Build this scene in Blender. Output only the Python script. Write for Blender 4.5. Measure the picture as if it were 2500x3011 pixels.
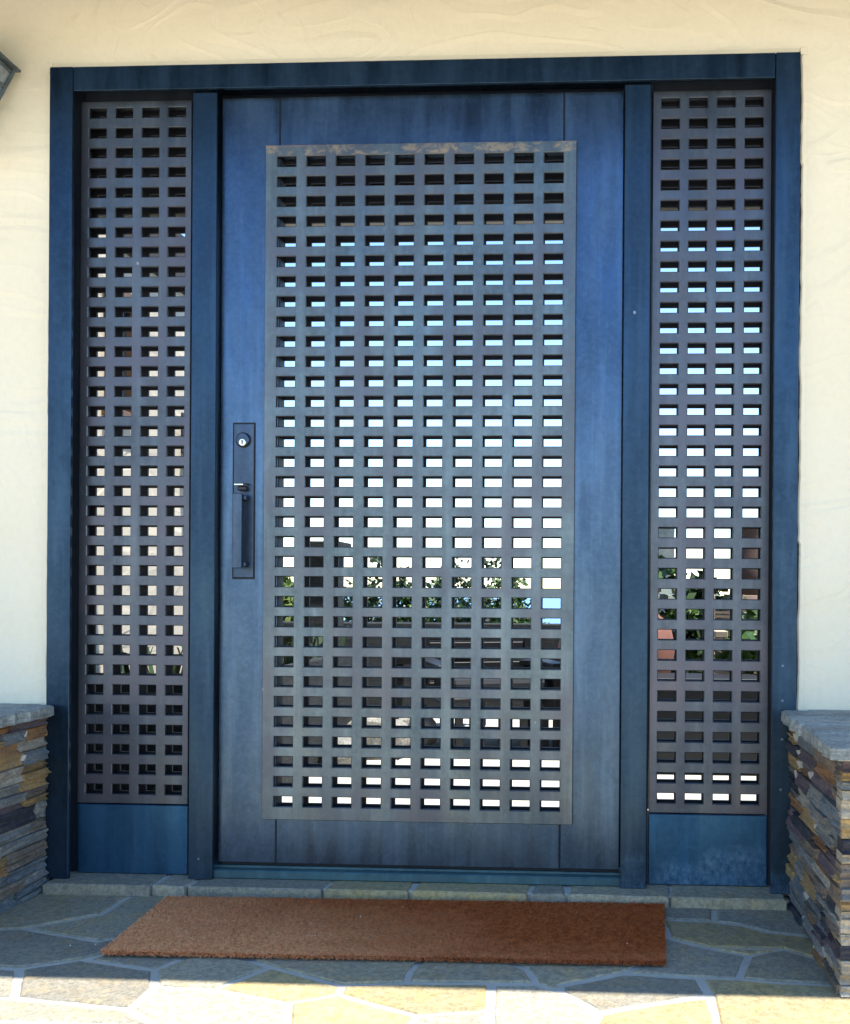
import bpy, bmesh, math, random
from mathutils import Matrix, Vector
from math import radians as RAD, pi, sin, cos
random.seed(7)
for o in list(bpy.data.objects): bpy.data.objects.remove(o)
SC=bpy.context.scene; COL=SC.collection

# ------------------------------------------------------------------ camera, sky, sun, exposure
cd=bpy.data.cameras.new('camera'); cam=bpy.data.objects.new('camera',cd); COL.objects.link(cam); SC.camera=cam
cd.sensor_fit='VERTICAL'; cd.sensor_height=36; cd.lens=36*2850/3011
cd.shift_x=(1250-1647.18)/3011; cd.shift_y=(1748.24-1505.5)/3011
cd.clip_start=.05; cd.clip_end=30000
R_=((.998813445,-.0482671,-.00647983),(.048272057,.99883403,.000608028),(.006442928,-.0009201,.99997882))
M4=Matrix(((R_[0][0],R_[0][2],-R_[0][1],0),(R_[1][0],R_[1][2],-R_[1][1],0),(R_[2][0],R_[2][2],-R_[2][1],0),(0,0,0,1)))
M4.translation=Vector((0,-2.55,.803)); cam.matrix_world=M4

SUN=Vector((.33,-.10,1.0)).normalized()
W=bpy.data.worlds.new('World'); SC.world=W; W.use_nodes=True
nt=W.node_tree; nt.nodes.clear()
sky=nt.nodes.new('ShaderNodeTexSky'); sky.sky_type='NISHITA'; sky.sun_disc=False
sky.sun_elevation=math.asin(SUN.z); sky.sun_rotation=math.atan2(SUN.x,SUN.y)
sky.air_density=1.0; sky.dust_density=.0; sky.ozone_density=1.6; sky.altitude=50
bg=nt.nodes.new('ShaderNodeBackground'); bg.inputs['Strength'].default_value=.077
wo=nt.nodes.new('ShaderNodeOutputWorld')
hs=nt.nodes.new('ShaderNodeHueSaturation'); hs.inputs['Saturation'].default_value=1.12
nt.links.new(sky.outputs[0],hs.inputs['Color']); nt.links.new(hs.outputs[0],bg.inputs[0]); nt.links.new(bg.outputs[0],wo.inputs[0])
sl=bpy.data.lights.new('sun','SUN'); sl.energy=2.2; sl.angle=RAD(.53); sl.color=(1,.955,.88)
so=bpy.data.objects.new('sun',sl); COL.objects.link(so); so.rotation_euler=SUN.to_track_quat('Z','Y').to_euler()
so.location=(0,0,12)
SC.view_settings.view_transform='Standard'; SC.view_settings.look='None'
SC.view_settings.gamma=1; SC.view_settings.use_curve_mapping=False
SC.view_settings.exposure=2.35
SC.render.engine='CYCLES'
SC.cycles.max_bounces=8; SC.cycles.diffuse_bounces=5

# ------------------------------------------------------------------ helpers
def tag(o,label=None,cat=None,group=None,kind=None):
    if label: o['label']=label
    if cat: o['category']=cat
    if group: o['group']=group
    if kind: o['kind']=kind
    elif cat: o['kind']='thing'
    return o
def empty(name,loc,label=None,cat=None,group=None,kind=None):
    o=bpy.data.objects.new(name,None); COL.objects.link(o); o.location=loc; o.empty_display_size=.1
    return tag(o,label,cat,group,kind)
def wloc(o):
    v=Vector((0,0,0))
    while o is not None: v+=o.location; o=o.parent
    return v
def link(name,me,mat=None,parent=None,loc=None):
    o=bpy.data.objects.new(name,me); COL.objects.link(o)
    if mat is not None and len(me.materials)==0: me.materials.append(mat)
    if parent is not None: o.parent=parent
    if loc is not None: o.location=loc
    return o
def mesh(name,V,F,mat,parent=None,smooth=False):
    """vertices in world coordinates (only unrotated parents)"""
    off=wloc(parent) if parent is not None else Vector((0,0,0))
    me=bpy.data.meshes.new(name); me.from_pydata([(v[0]-off.x,v[1]-off.y,v[2]-off.z) for v in V],[],F); me.validate()
    if smooth: me.polygons.foreach_set('use_smooth',[True]*len(me.polygons))
    return link(name,me,mat,parent)
def frombm(name,bm,mat,parent=None,smooth=False):
    off=wloc(parent) if parent is not None else Vector((0,0,0))
    bmesh.ops.translate(bm,verts=bm.verts,vec=-off)
    bmesh.ops.recalc_face_normals(bm,faces=bm.faces)
    me=bpy.data.meshes.new(name); bm.to_mesh(me); bm.free()
    if smooth: me.polygons.foreach_set('use_smooth',[True]*len(me.polygons))
    return link(name,me,mat,parent)
def addbox(bm,x0,x1,y0,y1,z0,z1,bev=0,seg=1):
    r=bmesh.ops.create_cube(bm,size=1)
    vs=r['verts']
    for v in vs: v.co=Vector(((x0+x1)/2+v.co.x*(x1-x0),(y0+y1)/2+v.co.y*(y1-y0),(z0+z1)/2+v.co.z*(z1-z0)))
    if bev>0:
        es=list({e for v in vs for e in v.link_edges})
        bmesh.ops.bevel(bm,geom=es,offset=bev,segments=seg,affect='EDGES',profile=.5)
def box(name,x0,x1,y0,y1,z0,z1,mat,parent=None,bev=.0015):
    bm=bmesh.new(); addbox(bm,x0,x1,y0,y1,z0,z1,bev); return frombm(name,bm,mat,parent)
def lathe(bm,prof,c,n=32,ax='z'):
    rings=[]
    for r,h in prof:
        ring=[]
        for i in range(n):
            a=2*pi*i/n
            p=(r*cos(a),r*sin(a),h) if ax=='z' else (r*cos(a),h,r*sin(a))
            ring.append(bm.verts.new(Vector(c)+Vector(p)))
        rings.append(ring)
    for a,b in zip(rings,rings[1:]):
        for i in range(n): bm.faces.new((a[i],a[(i+1)%n],b[(i+1)%n],b[i]))
    bm.faces.new(rings[0]); bm.faces.new(rings[-1])
def tube(bm,p0,p1,r0,r1,n=8):
    p0=Vector(p0);p1=Vector(p1); d=(p1-p0).normalized()
    u=d.orthogonal().normalized(); w=d.cross(u)
    A=[bm.verts.new(p0+(u*cos(2*pi*i/n)+w*sin(2*pi*i/n))*r0) for i in range(n)]
    B=[bm.verts.new(p1+(u*cos(2*pi*i/n)+w*sin(2*pi*i/n))*r1) for i in range(n)]
    for i in range(n): bm.faces.new((A[i],A[(i+1)%n],B[(i+1)%n],B[i]))
    bm.faces.new(A[::-1]); bm.faces.new(B)

# ------------------------------------------------------------------ materials
class N:
    def __init__(s,name):
        s.m=bpy.data.materials.new(name); s.m.use_nodes=True; s.t=s.m.node_tree; s.t.nodes.clear()
        s.o=s.t.nodes.new('ShaderNodeOutputMaterial'); s.b=s.t.nodes.new('ShaderNodeBsdfPrincipled')
        s.t.links.new(s.b.outputs[0],s.o.inputs[0]); s.geo=s.t.nodes.new('ShaderNodeNewGeometry')
    def n(s,typ,**kw):
        x=s.t.nodes.new(typ)
        for k,v in kw.items(): setattr(x,k,v)
        return x
    def l(s,a,b): s.t.links.new(a,b)
    def pos(s,scale=(1,1,1),rot=(0,0,0),rand=False):
        m=s.n('ShaderNodeMapping'); s.l(s.geo.outputs['Position'],m.inputs['Vector'])
        m.inputs['Scale'].default_value=scale; m.inputs['Rotation'].default_value=rot
        if rand:
            oi=s.n('ShaderNodeObjectInfo'); mu=s.n('ShaderNodeVectorMath',operation='SCALE'); mu.inputs[0].default_value=(13,7,11)
            s.l(oi.outputs['Random'],mu.inputs['Scale']); s.l(mu.outputs[0],m.inputs['Location'])
        return m.outputs[0]
    def noise(s,scale,vec=None,detail=4,rough=.55,dist=0):
        x=s.n('ShaderNodeTexNoise'); x.inputs['Scale'].default_value=scale; x.inputs['Detail'].default_value=detail
        x.inputs['Roughness'].default_value=rough; x.inputs['Distortion'].default_value=dist
        s.l(vec if vec is not None else s.pos(),x.inputs['Vector']); return x.outputs['Fac']
    def ramp(s,fac,stops,interp='LINEAR'):
        r=s.n('ShaderNodeValToRGB'); r.color_ramp.interpolation=interp; cr=r.color_ramp
        while len(cr.elements)<len(stops): cr.elements.new(.5)
        for e,(p,c) in zip(cr.elements,stops):
            e.position=p; e.color=(c[0],c[1],c[2],1) if isinstance(c,(tuple,list)) else (c,c,c,1)
        s.l(fac,r.inputs[0]); return r.outputs[0]
    def mix(s,f,a,b,mode='MIX'):
        x=s.n('ShaderNodeMix',data_type='RGBA',blend_type=mode)
        if isinstance(f,(int,float)): x.inputs[0].default_value=f
        else: s.l(f,x.inputs[0])
        for i,v in ((6,a),(7,b)):
            if isinstance(v,(tuple,list)): x.inputs[i].default_value=(v[0],v[1],v[2],1)
            else: s.l(v,x.inputs[i])
        return x.outputs[2]
    def math(s,op,a,b=0,c=None):
        x=s.n('ShaderNodeMath',operation=op)
        for i,v in enumerate((a,b) if c is None else (a,b,c)):
            if isinstance(v,(int,float)): x.inputs[i].default_value=v
            else: s.l(v,x.inputs[i])
        return x.outputs[0]
    def sep(s):
        x=s.n('ShaderNodeSeparateXYZ'); s.l(s.geo.outputs['Position'],x.inputs[0]); return x.outputs
    def bump(s,h,strength=.3,dist=.002):
        x=s.n('ShaderNodeBump'); x.inputs['Strength'].default_value=strength; x.inputs['Distance'].default_value=dist
        s.l(h,x.inputs['Height'])
        if s.b.inputs['Normal'].is_linked: s.l(s.b.inputs['Normal'].links[0].from_socket,x.inputs['Normal'])
        s.l(x.outputs[0],s.b.inputs['Normal'])
    def col(s,c):
        if isinstance(c,(tuple,list)): s.b.inputs['Base Color'].default_value=(c[0],c[1],c[2],1)
        else: s.l(c,s.b.inputs['Base Color'])
    def rough(s,v):
        if isinstance(v,(int,float)): s.b.inputs['Roughness'].default_value=v
        else: s.l(v,s.b.inputs['Roughness'])
    def metal(s,v): s.b.inputs['Metallic'].default_value=v
    def spec(s,v): s.b.inputs['Specular IOR Level'].default_value=v

def m_stucco(name,base,warm):
    m=N(name)
    big=m.noise(1.1,m.pos((1,1,1.5)),3)
    c=m.mix(m.ramp(big,[(.35,0),(.65,1)]),base,warm)
    c=m.mix(m.math('MULTIPLY',m.ramp(m.noise(55,detail=3),[(.45,0),(.75,1)]),.12),c,(.62,.52,.40))
    m.col(c); m.rough(.92); m.spec(.2)
    # overlapping trowel passes: stepped contours of a slow, stretched noise
    v=m.pos((1.15,1,2.3),(0,.25,0))
    n1=m.noise(1.5,v,2,.45,.7)
    st=m.ramp(n1,[(.0,0),(.36,.0),(.40,.26),(.404,.18),(.47,.20),(.51,.50),(.514,.43),(.565,.45),(.60,.74),(.604,.67),(.68,.70),(.71,1)])
    m.bump(st,.62,.012)
    n2=m.noise(2.6,m.pos((1.6,1,1.0),(0,-.5,0)),2,.45,1.0)
    m.bump(m.ramp(n2,[(.0,0),(.44,0),(.475,.3),(.478,.22),(.58,.25),(.61,.5)]),.4,.008)
    m.bump(m.noise(9,m.pos((1,1,2)),4,.6,.3),.16,.008)
    m.bump(m.noise(200,detail=3,rough=.7),.40,.0016)
    return m.m
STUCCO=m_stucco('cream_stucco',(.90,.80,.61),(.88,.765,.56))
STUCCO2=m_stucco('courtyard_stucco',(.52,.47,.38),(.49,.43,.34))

def m_steel(name,c0,c1,rough=.42,stain=False,residue=False,purple=None,metal=.0):
    m=N(name)
    blot=m.noise(3.2,m.pos((1,1,.55)),5,.6,.3)
    c=m.mix(m.ramp(blot,[(.32,0),(.68,1)]),c0,c1)
    stre=m.noise(26,m.pos((1,1,.07)),4,.6)  # pale vertical streaks, with sheen painted into the colour
    c=m.mix(m.math('MULTIPLY',m.ramp(stre,[(.48,0),(.74,1)]),.30),c,tuple(min(1,x*1.9+.015) for x in c1))
    fine=m.noise(70,detail=4,rough=.7)
    c=m.mix(m.math('MULTIPLY',m.ramp(fine,[(.45,0),(.75,1)]),.22),c,tuple(min(1,x*1.7+.01) for x in c1))
    c=m.mix(m.math('MULTIPLY',m.ramp(m.noise(38,detail=5,rough=.7),[(.5,0),(.7,1)]),.22),c,tuple(x*.55 for x in c0))
    if purple:
        c=m.mix(m.math('MULTIPLY',m.ramp(m.noise(5.5,m.pos((1,1,.8)),4,.6),[(.42,0),(.62,1)]),.7),c,purple)
    z=m.sep()[2]; x=m.sep()[0]
    if residue:   # flaking mortar smears left along the upper rim of the sheet
        zz=m.ramp(m.math('SUBTRACT',z,1.9745),[(.0,0),(.004,1),(.026,.8),(.031,0)])
        nn=m.ramp(m.noise(14,m.pos((1,1,1.6)),6,.75,.4),[(.49,0),(.58,1)])
        c=m.mix(m.math('MULTIPLY',m.math('MULTIPLY',zz,nn),.75),c,(.48,.33,.20))
        rz=m.ramp(m.math('SUBTRACT',z,1.996),[(.0,0),(.008,1)])
        rn=m.ramp(m.noise(7,detail=3),[(.5,0),(.62,1)])
        c=m.mix(m.math('MULTIPLY',m.math('MULTIPLY',rz,rn),.5),c,(.50,.22,.15))
    if stain:     # chalky water stains creeping up from the sill
        hz=m.math('ADD',m.math('MULTIPLY',m.noise(6,detail=5,rough=.65),.34),m.math('MULTIPLY',m.math('SUBTRACT',z,.03),-1.0))
        s1=m.ramp(hz,[(.085,0),(.15,1)])
        s1=m.math('MULTIPLY',s1,m.ramp(m.math('ADD',x,m.math('MULTIPLY',m.noise(3.3,detail=3),.9)),[(.30,.10),(.62,1)]))
        s1=m.math('MULTIPLY',s1,m.ramp(m.noise(75,m.pos((1,1,.7)),6,.8),[(.38,0),(.66,1)]))
        c=m.mix(m.math('MULTIPLY',s1,.62),c,(.17,.33,.56))
    # dried drops
    vo=m.n('ShaderNodeTexVoronoi'); vo.inputs['Scale'].default_value=13; vo.inputs['Randomness'].default_value=1
    m.l(m.pos((1,.2,.8)),vo.inputs['Vector'])
    wn=m.n('ShaderNodeTexWhiteNoise'); m.l(vo.outputs['Color'],wn.inputs['Vector'])
    pick=m.math('GREATER_THAN',wn.outputs['Value'],.90)
    d=m.math('LESS_THAN',m.math('ADD',vo.outputs['Distance'],m.math('MULTIPLY',wn.outputs['Value'],-.0)),.048)
    c=m.mix(m.math('MULTIPLY',m.math('MULTIPLY',d,pick),.55),c,(.42,.44,.42))
    m.col(c); m.metal(metal)
    m.rough(m.ramp(m.noise(16,m.pos((1,1,.2)),4),[(.3,rough-.08),(.7,rough+.12)])); m.spec(.55)
    m.bump(m.noise(120,detail=3),.10,.0008); m.bump(m.noise(2.2,detail=2),.25,.01)
    return m.m
FRAME=m_steel('blued_steel_frame',(.018,.039,.070),(.033,.066,.110),.36,stain=True,metal=.85)
DOORM=m_steel('blued_steel_door',(.042,.076,.132),(.082,.132,.212),.29,stain=False,metal=.88)
KICK=m_steel('blued_steel_kick',(.022,.080,.165),(.035,.115,.225),.38,stain=True,metal=.8)
PLATE=m_steel('patinated_steel_sheet',(.082,.108,.124),(.155,.192,.212),.38,residue=True,purple=(.125,.122,.145),metal=.75)
PLATE2=m_steel('patinated_steel_sheet_side',(.070,.082,.102),(.112,.128,.150),.38,purple=(.118,.106,.130),metal=.75)
DARKST=m_steel('dark_steel',(.010,.014,.022),(.016,.022,.034),.5)
LOCKM=m_steel('lock_steel',(.038,.058,.095),(.065,.092,.14),.34,metal=.85)
THRESH=m_steel('threshold_bronze',(.020,.060,.075),(.050,.120,.135),.38,stain=False)

def m_simple(name,c,rough=.7,metal=0,var=.25,scale=12,bump=.15,spec=.4,dist=.003):
    m=N(name); d=tuple(x*(1-var) for x in c); e=tuple(min(1,x*(1+var)) for x in c)
    m.col(m.mix(m.ramp(m.noise(scale,m.pos(rand=True),5,.65),[(.3,0),(.7,1)]),d,e)); m.rough(rough); m.metal(metal); m.spec(spec)
    if bump: m.bump(m.noise(scale*5,detail=4),bump,dist)
    return m.m
SILVER=m_simple('worn_silver',(.75,.72,.62),.25,1,.1,40,.05)
BLACKG=m_simple('black_rubber_and_shade',(.006,.007,.012),.6,0,.1)  # rubber parts, and black strips that stand in for shade in gaps
KEYHOLE=m_simple('keyway_black',(.004,.004,.004),.8,0,.1)

def m_stone(name,a,b,c_,scale=7,layer=False,rough=.85):
    m=N(name); v=m.pos((1,1,1),rand=True)
    col=m.mix(m.ramp(m.noise(scale,v,6,.65,.4),[(.34,0),(.62,1)]),a,b)
    col=m.mix(m.ramp(m.noise(scale*3.1,v,5,.7),[(.48,0),(.70,1)]),col,c_)
    col=m.mix(m.math('MULTIPLY',m.ramp(m.noise(scale*13,v,6,.85),[(.42,1),(.56,0)]),.60),col,tuple(x*.42 for x in a))
    col=m.mix(m.math('MULTIPLY',m.ramp(m.noise(scale*20,v,4,.8),[(.56,0),(.68,1)]),.45),col,tuple(min(1,x*1.5) for x in b))
    oi=m.n('ShaderNodeObjectInfo')
    hs=m.n('ShaderNodeHueSaturation'); m.l(col,hs.inputs['Color'])
    m.l(m.math('MULTIPLY_ADD',oi.outputs['Random'],.30,1.0),hs.inputs['Value'])
    m.col(hs.outputs[0]); m.rough(rough); m.spec(.35)
    if layer:
        lv=m.pos((3,3,46),rand=True); m.bump(m.noise(2.2,lv,6,.7,.6),0.7,.010)
        col=m.mix(m.math('MULTIPLY',m.ramp(m.noise(2.0,lv,5,.7,.5),[(.40,1),(.55,0)]),.5),col,tuple(x*.5 for x in a)); m.l(col,hs.inputs['Color'])
    m.bump(m.noise(scale*2.2,v,5,.65),.45,.010); m.bump(m.noise(scale*11,v,5,.8),.8,.005)
    return m.m
FLAGM=[m_stone('quartzite_grey_gold',(.33,.295,.215),(.39,.335,.225),(.46,.34,.165),5),
       m_stone('quartzite_olive',(.31,.285,.215),(.37,.33,.235),(.43,.335,.18),6),
       m_stone('quartzite_dark',(.27,.25,.20),(.32,.29,.22),(.38,.30,.175),7),
       m_stone('quartzite_gold',(.37,.305,.18),(.44,.345,.18),(.52,.355,.13),5),
       m_stone('quartzite_silver',(.31,.285,.225),(.36,.325,.245),(.42,.345,.21),5)]
MORTAR=m_simple('pale_mortar',(.50,.47,.40),.95,0,.10,30,.35)
MORTARD=m_simple('dark_mortar',(.10,.09,.08),.95,0,.2,30,.3)
LEDGE=[m_stone('slate_grey',(.22,.215,.20),(.31,.30,.27),(.38,.35,.29),9,True),
       m_stone('slate_bluegrey',(.16,.18,.195),(.235,.255,.26),(.28,.30,.29),9,True),
       m_stone('slate_brown',(.19,.145,.11),(.28,.22,.165),(.33,.265,.20),9,True),
       m_stone('slate_rust',(.30,.155,.07),(.46,.23,.085),(.22,.16,.12),9,True),
       m_stone('slate_ochre',(.36,.24,.11),(.52,.32,.12),(.27,.22,.16),9,True),
       m_stone('slate_plum',(.125,.090,.098),(.175,.130,.14),(.22,.17,.15),9,True),
       m_stone('slate_black',(.045,.045,.058),(.075,.075,.09),(.13,.12,.105),9,True),
       m_stone('slate_tan',(.40,.34,.26),(.50,.43,.33),(.56,.48,.36),9,True)]
LW=[5,2.6,5.5,3.0,2.0,2.6,2.2,1.6]; LWF=[5,1,2,3,3,1,.5,6]
CAPM=m_stone('cap_slate',(.27,.29,.275),(.37,.39,.36),(.47,.47,.42),8,True)
EDGEM=m_simple('hole_shade_black',(.010,.011,.016),.6,0,.2,30,.1)  # near-black stands in for the shade inside the holes
COIR=N('coir_mat')
_v=COIR.sep()
_c=COIR.mix(COIR.ramp(COIR.noise(95,COIR.pos((1,.8,1)),5,.75),[(.36,0),(.64,1)]),(.26,.055,.013),(.60,.165,.045))
_f=COIR.math('ADD',COIR.math('MULTIPLY_ADD',_v[0],-.62,-.10),COIR.math('MULTIPLY_ADD',_v[1],-1.0,-.42))   # lighter towards the left front end
_f=COIR.math('ADD',_f,COIR.math('MULTIPLY_ADD',COIR.noise(3.0,COIR.pos((.6,1.5,1)),4),.7,-.2))
_c=COIR.mix(COIR.ramp(_f,[(-.0,0),(.62,1)]),_c,COIR.mix(COIR.ramp(COIR.noise(120,detail=4,rough=.7),[(.35,0),(.62,1)]),(.58,.22,.085),(1.0,.50,.235)))
COIR.col(_c); COIR.rough(.95); COIR.spec(.15); COIR.bump(COIR.noise(150,detail=3),.8,.006); COIR=COIR.m
RUBBER=BLACKG

# ------------------------------------------------------------------ ground, sea, hillside
ASPHALT=m_simple('pale_gravel',(.44,.40,.33),.95,0,.3,5,.3)
HILLM=m_simple('chaparral',(.07,.09,.04),.95,0,.4,.4,.3)
SEAM=N('sea_water'); SEAM.col((.02,.16,.42)); SEAM.rough(.28); SEAM.bump(SEAM.noise(.12,detail=3),.3,.6); SEAM=SEAM.m
g=mesh('ground',[(-70,-70,-.03),(70,-70,-.03),(70,4.6,-.03),(-70,4.6,-.03)],[(0,1,2,3)],ASPHALT); tag(g,kind='structure',label='gravel ground around the house',cat='ground')
V=[];F=[]
for j in range(13):
    for i in range(25):
        y=4.6+j*j*.42; V.append((-70+i*140/24,y,-.03-max(0,y-5.2)*.9+random.uniform(-.5,.3)*min(1,j/3)))
for j in range(12):
    for i in range(24): a=j*25+i; F.append((a,a+1,a+26,a+25))
tag(mesh('hillside',V,F,HILLM,smooth=True),kind='structure',label='green slope falling away to the sea',cat='hillside')
tag(mesh('sea',[(-14000,40,-45),(14000,40,-45),(14000,16000,-45),(-14000,16000,-45)],[(0,1,2,3)],SEAM),kind='structure',label='blue sea beyond the garden',cat='sea')

# ------------------------------------------------------------------ stucco wall and porch roof
def gridsheet(bm,xs,zs,y,skip,flip=False):
    vs={}
    def v(i,k):
        if (i,k) not in vs: vs[(i,k)]=bm.verts.new((xs[i],y,zs[k]))
        return vs[(i,k)]
    for i in range(len(xs)-1):
        for k in range(len(zs)-1):
            if skip(i,k): continue
            f=[v(i,k),v(i+1,k),v(i+1,k+1),v(i,k+1)]
            bm.faces.new(f[::-1] if flip else f)
    return vs
def wall_open(name,x0,x1,z0,z1,ox0,ox1,oz,y0,y1,mat):
    bm=bmesh.new(); xs=[x0,ox0,ox1,x1]; zs=[z0,oz,z1]; sk=lambda i,k:i==1 and k==0
    a=gridsheet(bm,xs,zs,y0,sk); b=gridsheet(bm,xs,zs,y1,sk,True)
    loop=[(0,0),(1,0),(1,1),(2,1),(2,0),(3,0),(3,1),(3,2),(2,2),(1,2),(0,2),(0,1)]
    for p,q in zip(loop,loop[1:]+loop[:1]): bm.faces.new((a[p],b[p],b[q],a[q]))
    return frombm(name,bm,mat)
w=wall_open('stucco_wall',-5.5,4.5,-.02,2.749,-1.513,.503,2.219,0,.15,STUCCO)
tag(w,'cream trowelled stucco wall around the blue steel entrance','wall')
V=[];F=[]; prev=None
path=[(-1.5015,z,'l') for z in [.0+k*.012 for k in range(184)]]+[(x,2.2065,'t') for x in [-1.5015+k*.012 for k in range(167)]]+[(.4915,z,'r') for z in [2.2065-k*.012 for k in range(184)]]
wob=.003
for k,(x,z,s) in enumerate(path):
    wob=min(.0065,max(.0008,wob+random.uniform(-.0013,.0013)))
    if random.random()<.012: wob=.0075
    if s=='l': q=[(x-wob,-.0005,z),(x-wob-.004,-.0035,z),(x-.020,-.0004,z),(x-wob,.03,z)]
    elif s=='r': q=[(x+wob,-.0005,z),(x+wob+.004,-.0035,z),(x+.020,-.0004,z),(x+wob,.03,z)]
    else:
        w2=wob*1.1; q=[(x,-.0005,z+w2),(x,-.0035,z+w2+.004),(x,-.0004,z+.020),(x,.03,z+w2)]
    n=len(V); V+=q
    if prev==s: F+=[(n-4,n,n+1,n-3),(n-3,n+1,n+2,n-2),(n-1,n+3,n,n-4)]
    prev=s
mesh('plaster_edge',V,F,STUCCO,w)
for cx0,cx1 in((-1.522,-1.5035),(.4935,.512)): box('plaster_edge',cx0,cx1,-.0030,.03,2.2090,2.2275,STUCCO,w,.001)
bm=bmesh.new(); addbox(bm,-1.5119,-1.5013,.012,.05,.0,2.2180); addbox(bm,.4913,.5019,.012,.05,.0,2.2180); addbox(bm,-1.5005,.4905,.012,.05,2.2063,2.2180); 
frombm('gap_shade_backing',bm,BLACKG,w)  # black strips painted as the shade in the gap around the frame
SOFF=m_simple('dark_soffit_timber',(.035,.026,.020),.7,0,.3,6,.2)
rf=empty('porch_roof',(-.5,.6,2.45),'flat porch roof over the gateway seen dark through the upper holes','roof')
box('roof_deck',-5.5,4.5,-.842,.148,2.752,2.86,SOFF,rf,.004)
box('front_shade_fascia',-5.5,4.5,-.842,-.797,2.39,2.7505,SOFF,rf,.004)  # unseen front edge, its drop shaped to darken the door top
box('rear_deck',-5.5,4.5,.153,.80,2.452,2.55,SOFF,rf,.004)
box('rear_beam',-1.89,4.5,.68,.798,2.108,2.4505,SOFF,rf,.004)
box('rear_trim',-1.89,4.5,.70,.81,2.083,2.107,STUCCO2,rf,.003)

# ------------------------------------------------------------------ front patio of flagstones
def inset(P,d):
    n=len(P); out=[]
    for i in range(n):
        a,b,c=Vector(P[i-1]),Vector(P[i]),Vector(P[(i+1)%n])
        e1=(b-a);e2=(c-b)
        if e1.length<1e-6 or e2.length<1e-6: out.append(tuple(b)); continue
        e1.normalize();e2.normalize(); n1=Vector((-e1.y,e1.x));n2=Vector((-e2.y,e2.x))
        s=n1+n2
        if s.length<.3: out.append(tuple(b+n1*d)); continue
        s.normalize(); k=d/max(.45,s.dot(n1)); q=b+s*k; out.append((q.x,q.y))
    return out
def area(P): return sum(P[i][0]*P[(i+1)%len(P)][1]-P[(i+1)%len(P)][0]*P[i][1] for i in range(len(P)))/2
def rough_poly(P,step,jit):
    out=[]
    for a,b in zip(P,P[1:]+P[:1]):
        L=math.dist(a,b); k=max(1,int(L/step))
        for i in range(k):
            t=i/k; j=jit
            out.append((a[0]+(b[0]-a[0])*t+random.uniform(-j,j),a[1]+(b[1]-a[1])*t+random.uniform(-j,j)))
    return out
def slab_stone(name,P,z0,zt,mat,parent,joint=.0065,step=.035,jit=.0022,rim=.004,tilt=.0):
    if area(P)<0: P=P[::-1]
    P=rough_poly(inset(P,joint),step,jit); n=len(P); Q=inset(P,rim)
    tx,ty=random.uniform(-tilt,tilt),random.uniform(-tilt,tilt); cx,cy=P[0]
    f=lambda p:(p[0]-cx)*tx+(p[1]-cy)*ty
    V=[(p[0],p[1],z0) for p in P]+[(p[0],p[1],zt-rim*.8+f(p)+random.uniform(-.0008,.0008)) for p in P]+[(p[0],p[1],zt+f(p)) for p in Q]
    F=[]
    for i in range(n):
        j=(i+1)%n; F.append((i,j,n+j,n+i)); F.append((n+i,n+j,2*n+j,2*n+i))
    F.append(tuple(range(2*n,3*n)))
    return mesh(name,V,F,mat,parent)
def clip(P,m,nv):
    out=[]
    for a,b in zip(P,P[1:]+P[:1]):
        da=(a[0]-m[0])*nv[0]+(a[1]-m[1])*nv[1]; db=(b[0]-m[0])*nv[0]+(b[1]-m[1])*nv[1]
        if da<=0: out.append(a)
        if (da<0<db) or (db<0<da):
            t=da/(da-db); out.append((a[0]+(b[0]-a[0])*t,a[1]+(b[1]-a[1])*t))
    return out
def voronoi(x0,x1,y0,y1,sx,sy,jit=.42):
    S=[]
    nx=max(1,round((x1-x0)/sx));ny=max(1,round((y1-y0)/sy))
    for j in range(ny):
        for i in range(nx):
            S.append((x0+(i+.5+(.25 if j%2 else -.25)+random.uniform(-jit,jit))*(x1-x0)/nx,y0+(j+.5+random.uniform(-jit,jit))*(y1-y0)/ny))
    cells=[]
    for s in S:
        P=[(x0,y0),(x1,y0),(x1,y1),(x0,y1)]
        for t in S:
            if t is s or math.dist(s,t)>2.5*max(sx,sy): continue
            P=clip(P,((s[0]+t[0])/2,(s[1]+t[1])/2),(t[0]-s[0],t[1]-s[1]))
            if len(P)<3: break
        if len(P)>=3: cells.append(P)
    return cells
patio=empty('front_patio',(-.5,-1,0),'patio of irregular grey and gold flagstones in front of the door','patio',kind='structure')
box('mortar_bed',-3.0,2.4,-3.2,-.03,-.035,-.0012,MORTAR,patio,0)
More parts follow.
